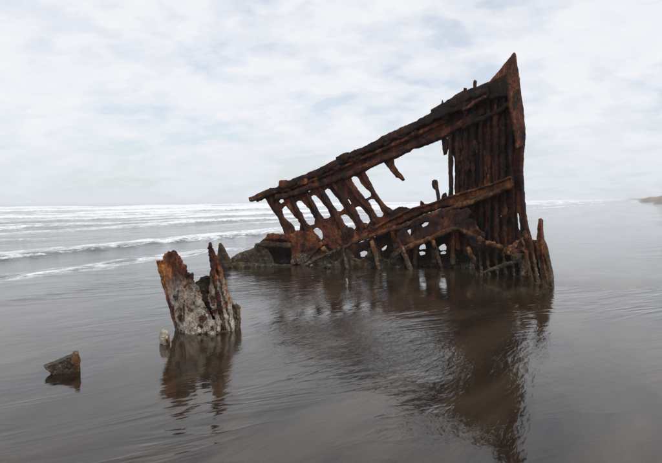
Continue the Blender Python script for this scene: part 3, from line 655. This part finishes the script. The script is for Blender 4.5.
# ------------------------------------------------------------------ crusted stump in the foreground
class Bow(Plane):
    """Upright sheet bent round like a pipe wall; c>0 bulges towards the camera."""
    def __init__(s, base, c, half, yaw=0., lean=0.):
        p = vplane(*base, yaw=yaw, lean=lean); s.__dict__.update(p.__dict__); s.c = c; s.h = half
    def hit(s, px, py, off=0.):
        d = ray(px, py); o = np.asarray(off, float) + np.zeros(d.shape[:-1]); e = o.copy()
        for i in range(8):
            t = ((s.A - CO) @ s.n + e) / (d @ s.n); p = CO + d * t[..., None]
            u = ((p - s.A) @ s.d) / s.h
            e = o - s.c * np.clip(u * u, 0, 1.6)
        return p
stump = thing('crusted_hull_stump', (210, 332), 'broken rusty hull stump with two prongs crusted in pale barnacles', 'wreckage')
c8 = lambda p: crop(145, 235, 4.41, p)
FRT = Bow((209, 333.5), .34, .42, yaw=R(4), lean=.04)
BCK = Bow((212, 328), -.26, .40, yaw=R(0), lean=-.04)
relief('front_wall', c8([(56, 118), (66, 112), (78, 106), (86, 84), (104, 74), (128, 69), (148, 82), (162, 100), (178, 132), (186, 166), (196, 172), (206, 168), (216, 182), (226, 214), (240, 250), (262, 300), (285, 345), (300, 372), (322, 380), (340, 388), (352, 470), (150, 470), (140, 400), (118, 330), (96, 250), (76, 180)]), FRT, M_STUMP, stump, df=.035, db=.035, rnd=3, rag=1.1, bump=.03, step=1.0, bfreq=6)
relief('side_flange', strip(c8([(58, 112), (66, 160), (86, 230), (106, 300), (126, 370), (142, 425), (150, 460)]), [3.6, 3.4, 3.2, 3., 2.8, 2.6, 2.4]), FRT, M_FLANGE, stump, off=-.02, df=.07, db=.10, rnd=1.5, rag=.5, bump=.02, step=.9, bfreq=6)
relief('prong_wall', c8([(278, 60), (283, 36), (289, 28), (298, 44), (306, 78), (324, 108), (336, 134), (344, 165), (358, 215), (376, 262), (390, 300), (405, 318), (420, 330), (418, 380), (412, 430), (408, 470), (320, 470), (318, 400), (300, 350), (286, 300), (280, 250), (286, 200), (290, 150), (284, 110)]), FRT, M_STUMP, stump, off=.02, df=.04, db=.035, rnd=3, rag=1.0, bump=.035, step=1.0, bfreq=6)
relief('prong_rib', strip(c8([(286, 36), (292, 90), (300, 150), (312, 230), (326, 300), (340, 360), (352, 420)]), [2.4, 3.4, 4., 4.6, 5., 5, 4]), FRT, M_FLANGE, stump, off=.05, df=.05, db=.05, rnd=2, rag=.6, bump=.03, step=.9, bfreq=6)
relief('prong_rib', strip(c8([(322, 120), (334, 190), (352, 260), (372, 320), (388, 390), (392, 440)]), [2.4, 3.4, 4., 5., 5, 4]), FRT, M_STUMP, stump, off=.05, df=.05, db=.05, rnd=2, rag=.8, bump=.03, step=.9, bfreq=6)
relief('back_wall', c8([(186, 220), (215, 214), (236, 196), (250, 186), (268, 182), (286, 186), (306, 150), (330, 170), (352, 230), (378, 290), (408, 330), (410, 440), (170, 440), (170, 300)]), BCK, M_HULL, stump, df=.03, db=.03, rnd=2, rag=1., bump=.03, step=1.1, bfreq=6)
relief('inner_plate', c8([(226, 214), (246, 188), (270, 181), (284, 186), (280, 240), (286, 300), (300, 360), (262, 310), (240, 256)]), BCK, M_BARN, stump, off=.22, df=.03, db=.03, rnd=2, rag=1., bump=.03, step=1.1, bfreq=6)
relief('corner_lump', c8([(388, 306), (405, 300), (418, 312), (421, 360), (416, 420), (404, 440), (380, 430), (376, 350)]), FRT, M_LOW, stump, off=.0, df=.09, db=.09, rnd=4, rag=.8, bump=.04, step=1., bfreq=7)

# small stub and block
t_ = thing('iron_peg', (164, 343.5), 'tiny pale barnacled iron peg beside the two pronged stump', 'iron stub')
PG = vplane(164, 343.5, yaw=R(10)); c9 = lambda p: crop(30, 320, 3.859, p)
relief('peg', c9([(502, 90), (501, 60), (505, 42), (518, 37), (532, 41), (538, 60), (539, 95), (520, 99)]), PG, M_STUMP, t_, df=.07, db=.07, rnd=4, rag=.4, bump=.02, step=.8, bfreq=9)
relief('rust_core', c9([(524, 45), (534, 46), (538, 70), (538, 93), (528, 93), (524, 70)]), PG, M_FLANGE, t_, off=.04, df=.035, db=.03, rnd=1.5, rag=.3, bump=.01, step=.7, bfreq=9)

def wedge():
    t_ = thing('iron_chunk', (66, 372.5), 'low dark wedge shaped iron chunk lying alone in the water', 'wreckage')
    A = ground(46, 373); B = ground(79.6, 375.5)
    pl = vplane(66, 373, yaw=R(4))
    f = lambda x, y, o=0.: pl.hit(np.array(float(x)), np.array(float(y)), o)
    import bmesh
    def body(name, pts, depth, mat, bump):
        bm = bmesh.new()
        fr = [bm.verts.new(tuple(p)) for p in pts]; bk = [bm.verts.new(tuple(p - pl.n * d + np.array([0, 0, z]))) for p, (d, z) in zip(pts, depth)]
        bm.faces.new(fr); bm.faces.new(bk[::-1]); n = len(fr)
        for i in range(n): bm.faces.new((fr[i], bk[i], bk[(i + 1) % n], fr[(i + 1) % n]))
        bmesh.ops.recalc_face_normals(bm, faces=bm.faces)
        bmesh.ops.triangulate(bm, faces=bm.faces)
        bmesh.ops.subdivide_edges(bm, edges=bm.edges, cuts=5, use_grid_fill=True)
        co = np.array([v.co[:] for v in bm.verts]); bm.normal_update(); no = np.array([v.normal[:] for v in bm.verts])
        d = fbm(co[:, 0] * 9, co[:, 1] * 9, co[:, 2] * 9, 4) * bump
        for v, p in zip(bm.verts, co + no * d[:, None]): v.co = p
        me = bpy.data.meshes.new(name); bm.to_mesh(me); bm.free()
        link(name, me, mat, t_)
    body('block', [f(56, 379), f(47, 370.5), f(44.2, 367.6), f(52, 364), f(62, 360.5), f(70, 357.5), f(77.5, 354.6), f(80, 357.5), f(80.8, 366), f(80.6, 379)],
         [(.10, 0), (.10, 0), (.10, 0), (.12, -.004), (.15, -.004), (.16, -.006), (.16, -.01), (.16, -.02), (.16, -.02), (.16, 0)], M_CHUNK, .022)
    body('rust_fin', [f(72, 362, .03), f(75, 354.4, .03), f(78.5, 354.2, .03), f(81.2, 360, .03), f(80.8, 366, .03), f(76, 366, .03)], [(.12, 0)] * 6, M_LOW, .03)
wedge()
# crumbs of iron breaking the surface
t_ = thing('iron_pin', (347, 285.5), 'single tiny pale iron pin poking from the water in front of the wreck', 'iron stub')
relief('pin', [(345.6, 287), (345.8, 281), (346.4, 278.4), (347.6, 278.6), (348, 283), (347.8, 287)], vplane(347, 285.5), M_STUMP, t_, df=.03, db=.03, rnd=1.2, rag=.15, bump=.008, step=.7, bfreq=9)

# ------------------------------------------------------------------ sea haze
hz_me = bpy.data.meshes.new('haze')
x0, x1, y0, y1, z0, z1 = -9500, 9500, -9500, 9500, -8., 9.
hv = [(x, y, z) for x in (x0, x1) for y in (y0, y1) for z in (z0, z1)]
hz_me.from_pydata(hv, [], [(0, 1, 3, 2), (4, 6, 7, 5), (0, 4, 5, 1), (2, 3, 7, 6), (0, 2, 6, 4), (1, 5, 7, 3)]); hz_me.update()
m_h, t = mat_new('sea_haze')
pv_ = nd(t, 'ShaderNodeVolumePrincipled', inp={'Density': .0004, 'Color': (.97, .985, 1, 1)})
o = nd(t, 'ShaderNodeOutputMaterial'); lk(t, pv_.outputs[0], o.inputs['Volume'])
tag(link('haze', hz_me, m_h), kind='stuff')
scn.cycles.volume_bounces = 2
